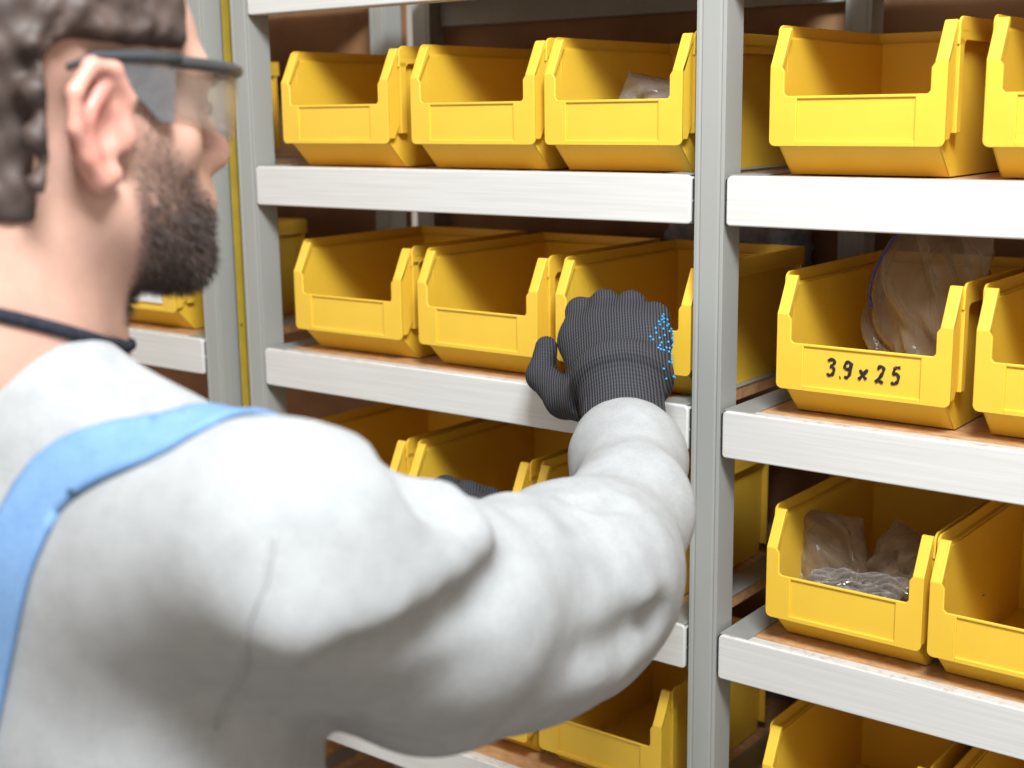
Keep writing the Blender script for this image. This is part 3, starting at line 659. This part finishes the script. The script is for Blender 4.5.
# ---- gloves
FG = [  # knuckle, middle joint, end joint, tip : index, middle, ring, little finger (right hand hooked over the bin's front lip)
    [((-.150, -.040, .122), .0195), ((-.171, -.010, .148), .0155), ((-.182, .020, .140), .0122), ((-.180, .026, .116), .0105)],
    [((-.122, -.038, .134), .0195), ((-.142, -.006, .158), .0155), ((-.154, .025, .147), .0124), ((-.152, .030, .118), .0108)],
    [((-.094, -.038, .137), .0195), ((-.109, -.006, .159), .0155), ((-.124, .025, .146), .0122), ((-.122, .030, .120), .0106)],
    [((-.066, -.040, .132), .0185), ((-.0775, -.010, .150), .0150), ((-.096, .021, .140), .0112), ((-.094, .026, .120), .0098)]]
TH = [((-.085, -.090, .074), .028), ((-.155, -.062, .064), .0215), ((-.202, -.040, .079), .0160), ((-.210, -.020, .107), .0125)]
WR = A3((-.052, -.108, .064)); WD = A3((-.45, .62, .64)); WD /= np.linalg.norm(WD)
def glove_sdf(P):
    d = None
    for F4 in FG:
        e = rcone(P, (-.072, -.080, .086), F4[0][0], .030, F4[0][1]); d = e if d is None else smin(d, e, .020)
    d = smin(d, rcone(P, (-.128, -.055, .098), (-.060, -.058, .108), .024, .024), .015)
    fg = None
    for F4 in FG:
        e = chain(P, F4, .006); fg = e if fg is None else smin(fg, e, .011)
    d = smin(d, fg, .024); d = smin(d, chain(P, TH, .008), .012)
    u = (P-WR) @ WD; sg = smax(rcone(P, WR-WD*.010, WR+WD*.045, .0395, .0400), -(u+.012), .002)
    d = smin(d, sg, .012)
    # the cuff ends in a soft fold round the hand
    r = (P-WR)-u[:, None]*WD; rr = np.sqrt((r*r).sum(1)); ring = np.sqrt((rr-.0385)**2+((u-.0475)*.75)**2)-.0140; d = smin(d, ring, .010)
    g2 = np.sqrt((rr-.0510)**2+((u-.030))**2)-.0065; d = smax(d, -g2, .006)
    return d
v7, f7 = nets(glove_sdf, (-.225, -.155, .02), (-.005, .052, .185), .0024)
def glove_mat():
    m, t, b = nm('charcoal_knit', Roughness=.9)
    v_ = coords(t, rot=(0, 0, 0)); g = t.nodes.new('ShaderNodeVectorMath'); g.operation = 'DOT_PRODUCT'; t.links.new(v_, g.inputs[0]); g.inputs[1].default_value = (.86, .48, .15)
    g2 = t.nodes.new('ShaderNodeVectorMath'); g2.operation = 'DOT_PRODUCT'; t.links.new(v_, g2.inputs[0]); g2.inputs[1].default_value = tuple(map(float, WD))
    n = noise(t, 40, 2, v_)
    def sn(src, k):
        a = t.nodes.new('ShaderNodeMath'); a.operation = 'MULTIPLY'; a.inputs[1].default_value = k; t.links.new(src, a.inputs[0])
        c = t.nodes.new('ShaderNodeMath'); c.operation = 'MULTIPLY_ADD'; c.inputs[1].default_value = 4; t.links.new(n.outputs[0], c.inputs[0]); t.links.new(a.outputs[0], c.inputs[2])
        s_ = t.nodes.new('ShaderNodeMath'); s_.operation = 'SINE'; t.links.new(c.outputs[0], s_.inputs[0]); return s_.outputs[0]
    a, c = sn(g.outputs['Value'], 2200), sn(g2.outputs['Value'], 1500)
    ad = t.nodes.new('ShaderNodeMath'); ad.operation = 'MULTIPLY_ADD'; ad.inputs[1].default_value = .22; t.links.new(c, ad.inputs[0]); t.links.new(a, ad.inputs[2])
    mr = t.nodes.new('ShaderNodeMapRange'); mr.inputs['From Min'].default_value = -1.45; mr.inputs['From Max'].default_value = 1.45; t.links.new(ad.outputs[0], mr.inputs[0])
    t.links.new(ramp(t, mr.outputs[0], [(.1, (.014, .014, .017)), (.9, (.078, .078, .088))]), b.inputs['Base Color']); bump(t, b, mr.outputs[0], .7, .0012)
    b.inputs['Specular IOR Level'].default_value = .2; return m
M['glove'] = glove_mat()
M['dots'] = flatm('blue_rubber_dots', (.02, .30, .62), .35)
def make_glove(mirror, shift, name_):
    tr = (lambda p: np.stack([-p[:, 0], p[:, 1], p[:, 2]], 1)+A3(shift)) if mirror else (lambda p: p)
    g = pmesh('glove', tr(v7), f7[:, ::-1] if mirror else f7, M['glove']); g['label'] = name_
    # ribbed cuff
    nu, nr = 144, 12; e1 = np.cross(WD, A3((0, 0, 1))); e1 /= np.linalg.norm(e1); e2 = np.cross(WD, e1); V = []
    prof = [(-.030, .0385), (-.027, .0402), (-.014, .0406), (-.002, .0408), (.008, .0408), (.018, .0404), (.024, .0390), (.024, .036), (.010, .035), (.0, .035), (-.020, .036), (-.030, .037)]
    for h, r in prof:
        a = np.linspace(0, 2*math.pi, nu, endpoint=False); rr = r+(.0007*np.sin(a*36) if r > .0365 else 0)
        V.append(WR+WD*h+(np.cos(a)*rr)[:, None]*e1+(np.sin(a)*rr*.93)[:, None]*e2)
    V = np.concatenate(V).astype(np.float32); i, j = np.meshgrid(range(nr), range(nu), indexing='ij'); i, j = i.ravel(), j.ravel()
    q = np.stack([i*nu+j, i*nu+(j+1) % nu, ((i+1) % nr)*nu+(j+1) % nu, ((i+1) % nr)*nu+j], 1)
    pmesh('ribbed_cuff', tr(V), q if not mirror else q[:, ::-1], M['glove'], g)
    # raised grip dots on the palm side, showing past the little finger edge
    P = []
    for s_ in np.arange(-3, 4):
        for t_ in np.arange(0, 16):
            P.append((-.052, -.062+.0062*t_*.55+.0018*(s_ % 2), .078+.0062*t_*.75+.0052*s_*.3))
    P = []
    for a in range(8):
        for b_ in range(16):
            P.append((-.055+.001*a, -.075+.0075*a+.0012*(b_ % 2), .080+.0056*b_+.0028*(a % 2)))
    P = drape(glove_sdf, A3(P), .0003); nrm = grad(glove_sdf, P); keep = (nrm[:, 0] > .55) & (np.abs(glove_sdf(P)) < .002) & (P[:, 2] < .157) & (P[:, 2] > .098) & (rs.rand(len(P)) < .8)
    m = MB(); off = Vector(map(float, ZV-RL))
    for p, n_ in zip(tr(P[keep]), nrm[keep]):
        n_ = Vector((-n_[0] if mirror else n_[0], n_[1], n_[2])).normalized(); p = Vector(map(float, p))+off; m.tube([p-n_*.0008, p+n_*.0006, p+n_*.0011], [.0015, .0014, .0006], 6)
    if len(m.v): d_ = m.build('grip_dots', M['dots'], g, smooth=True); d_['kind'] = 'stuff'; d_['label'] = 'small bright blue rubber grip dots'
    return g
make_glove(False, (0, 0, 0), 'charcoal knitted glove gripping a bin lip')
make_glove(True, (-.482, 0, -.2434), 'charcoal knitted glove half hidden behind the sleeve')

# ---- safety glasses
M['lens'] = film('clear_lens', (.50, .42, .36), .05, .06, .0, .45)
M['temple'] = film('smoky_clear_plastic', (.20, .20, .205), .42, .2, .8)
M['frame'] = flatm('dark_grey_plastic', (.045, .05, .055), .35)
gl = MB(); N = 28; V = []; 
def arc(t):          # t -1..1 across the face, local lateral/forward
    a = t*1.22; return (.0735*math.sin(a)/math.sin(1.22), .040+.085*(math.cos(a)-math.cos(1.22))/(1-math.cos(1.22)))
loc = []
for th in (0, .0018):
    for i in range(N+1):
        t = -1+2*i/N; a, b_ = arc(t); k = 1+th/.1
        for j in range(9):
            w = j/8; zb = -.004+.018*abs(t)**3+(.014*math.exp(-(t/.13)**2)); zt_ = .041
            loc.append((a*k, (b_-.03)*k+.03-.004*(1-w)**2, zb+(zt_-zb)*w))
Vw = toworld(loc)+ZV-RL; n1 = (N+1)*9
fc = []
for i in range(N):
    for j in range(8): a = i*9+j; fc += [(a, a+9, a+10, a+1), (n1+a, n1+a+1, n1+a+10, n1+a+9)]
rim = [i*9 for i in range(N+1)]+[N*9+j for j in range(1, 9)]+[i*9+8 for i in range(N-1, -1, -1)]+[j for j in range(7, 0, -1)]
for a, b_ in zip(rim, rim[1:]+rim[:1]): fc.append((a, n1+a, n1+b_, b_))
gr = empty('safety_glasses'); gr.parent = person; gr['label'] = 'clear wraparound safety glasses with dark top bar'
m = MB(); m.raw([tuple(map(float, p)) for p in Vw], fc); m.build('lens', M['lens'], gr, smooth=True)
m = MB(); pts = [tuple(map(float, p)) for p in toworld([(arc(-1+2*i/N)[0]*1.02, arc(-1+2*i/N)[1]+.001, .0425) for i in range(N+1)])+ZV-RL]; m.tube(pts, .0042, 8); m.build('top_bar', M['frame'], gr, smooth=True)
for sg in (-1, 1):
    out = [(.042, .044), (.040, .006), (.030, .006), (.020, .016), (-.004, .028), (-.012, .034), (-.010, .042), (.020, .044)]
    v_ = []
    for dx in (0, .0022):
        for b_, c in out: v_.append((sg*(.0765+dx+(.004 if b_ < .0 else 0)), b_, c))
    n = len(out); m = MB(); m.raw([tuple(map(float, p)) for p in toworld(v_)+ZV-RL], [tuple(range(n)), tuple(range(n, 2*n))[::-1]]+[(i, (i+1) % n, n+(i+1) % n, n+i) for i in range(n)]); m.build('temple', M['temple'], gr, bevel=.0006)
    m = MB(); m.tube([tuple(map(float, p)) for p in toworld([(sg*.078, .044, .044), (sg*.080, .02, .044), (sg*.0815, -.012, .042), (sg*.082, -.030, .034)])+ZV-RL], [.0042, .0040, .0030, .0022], 8); m.build('temple_bar', M['frame'], gr, smooth=True)
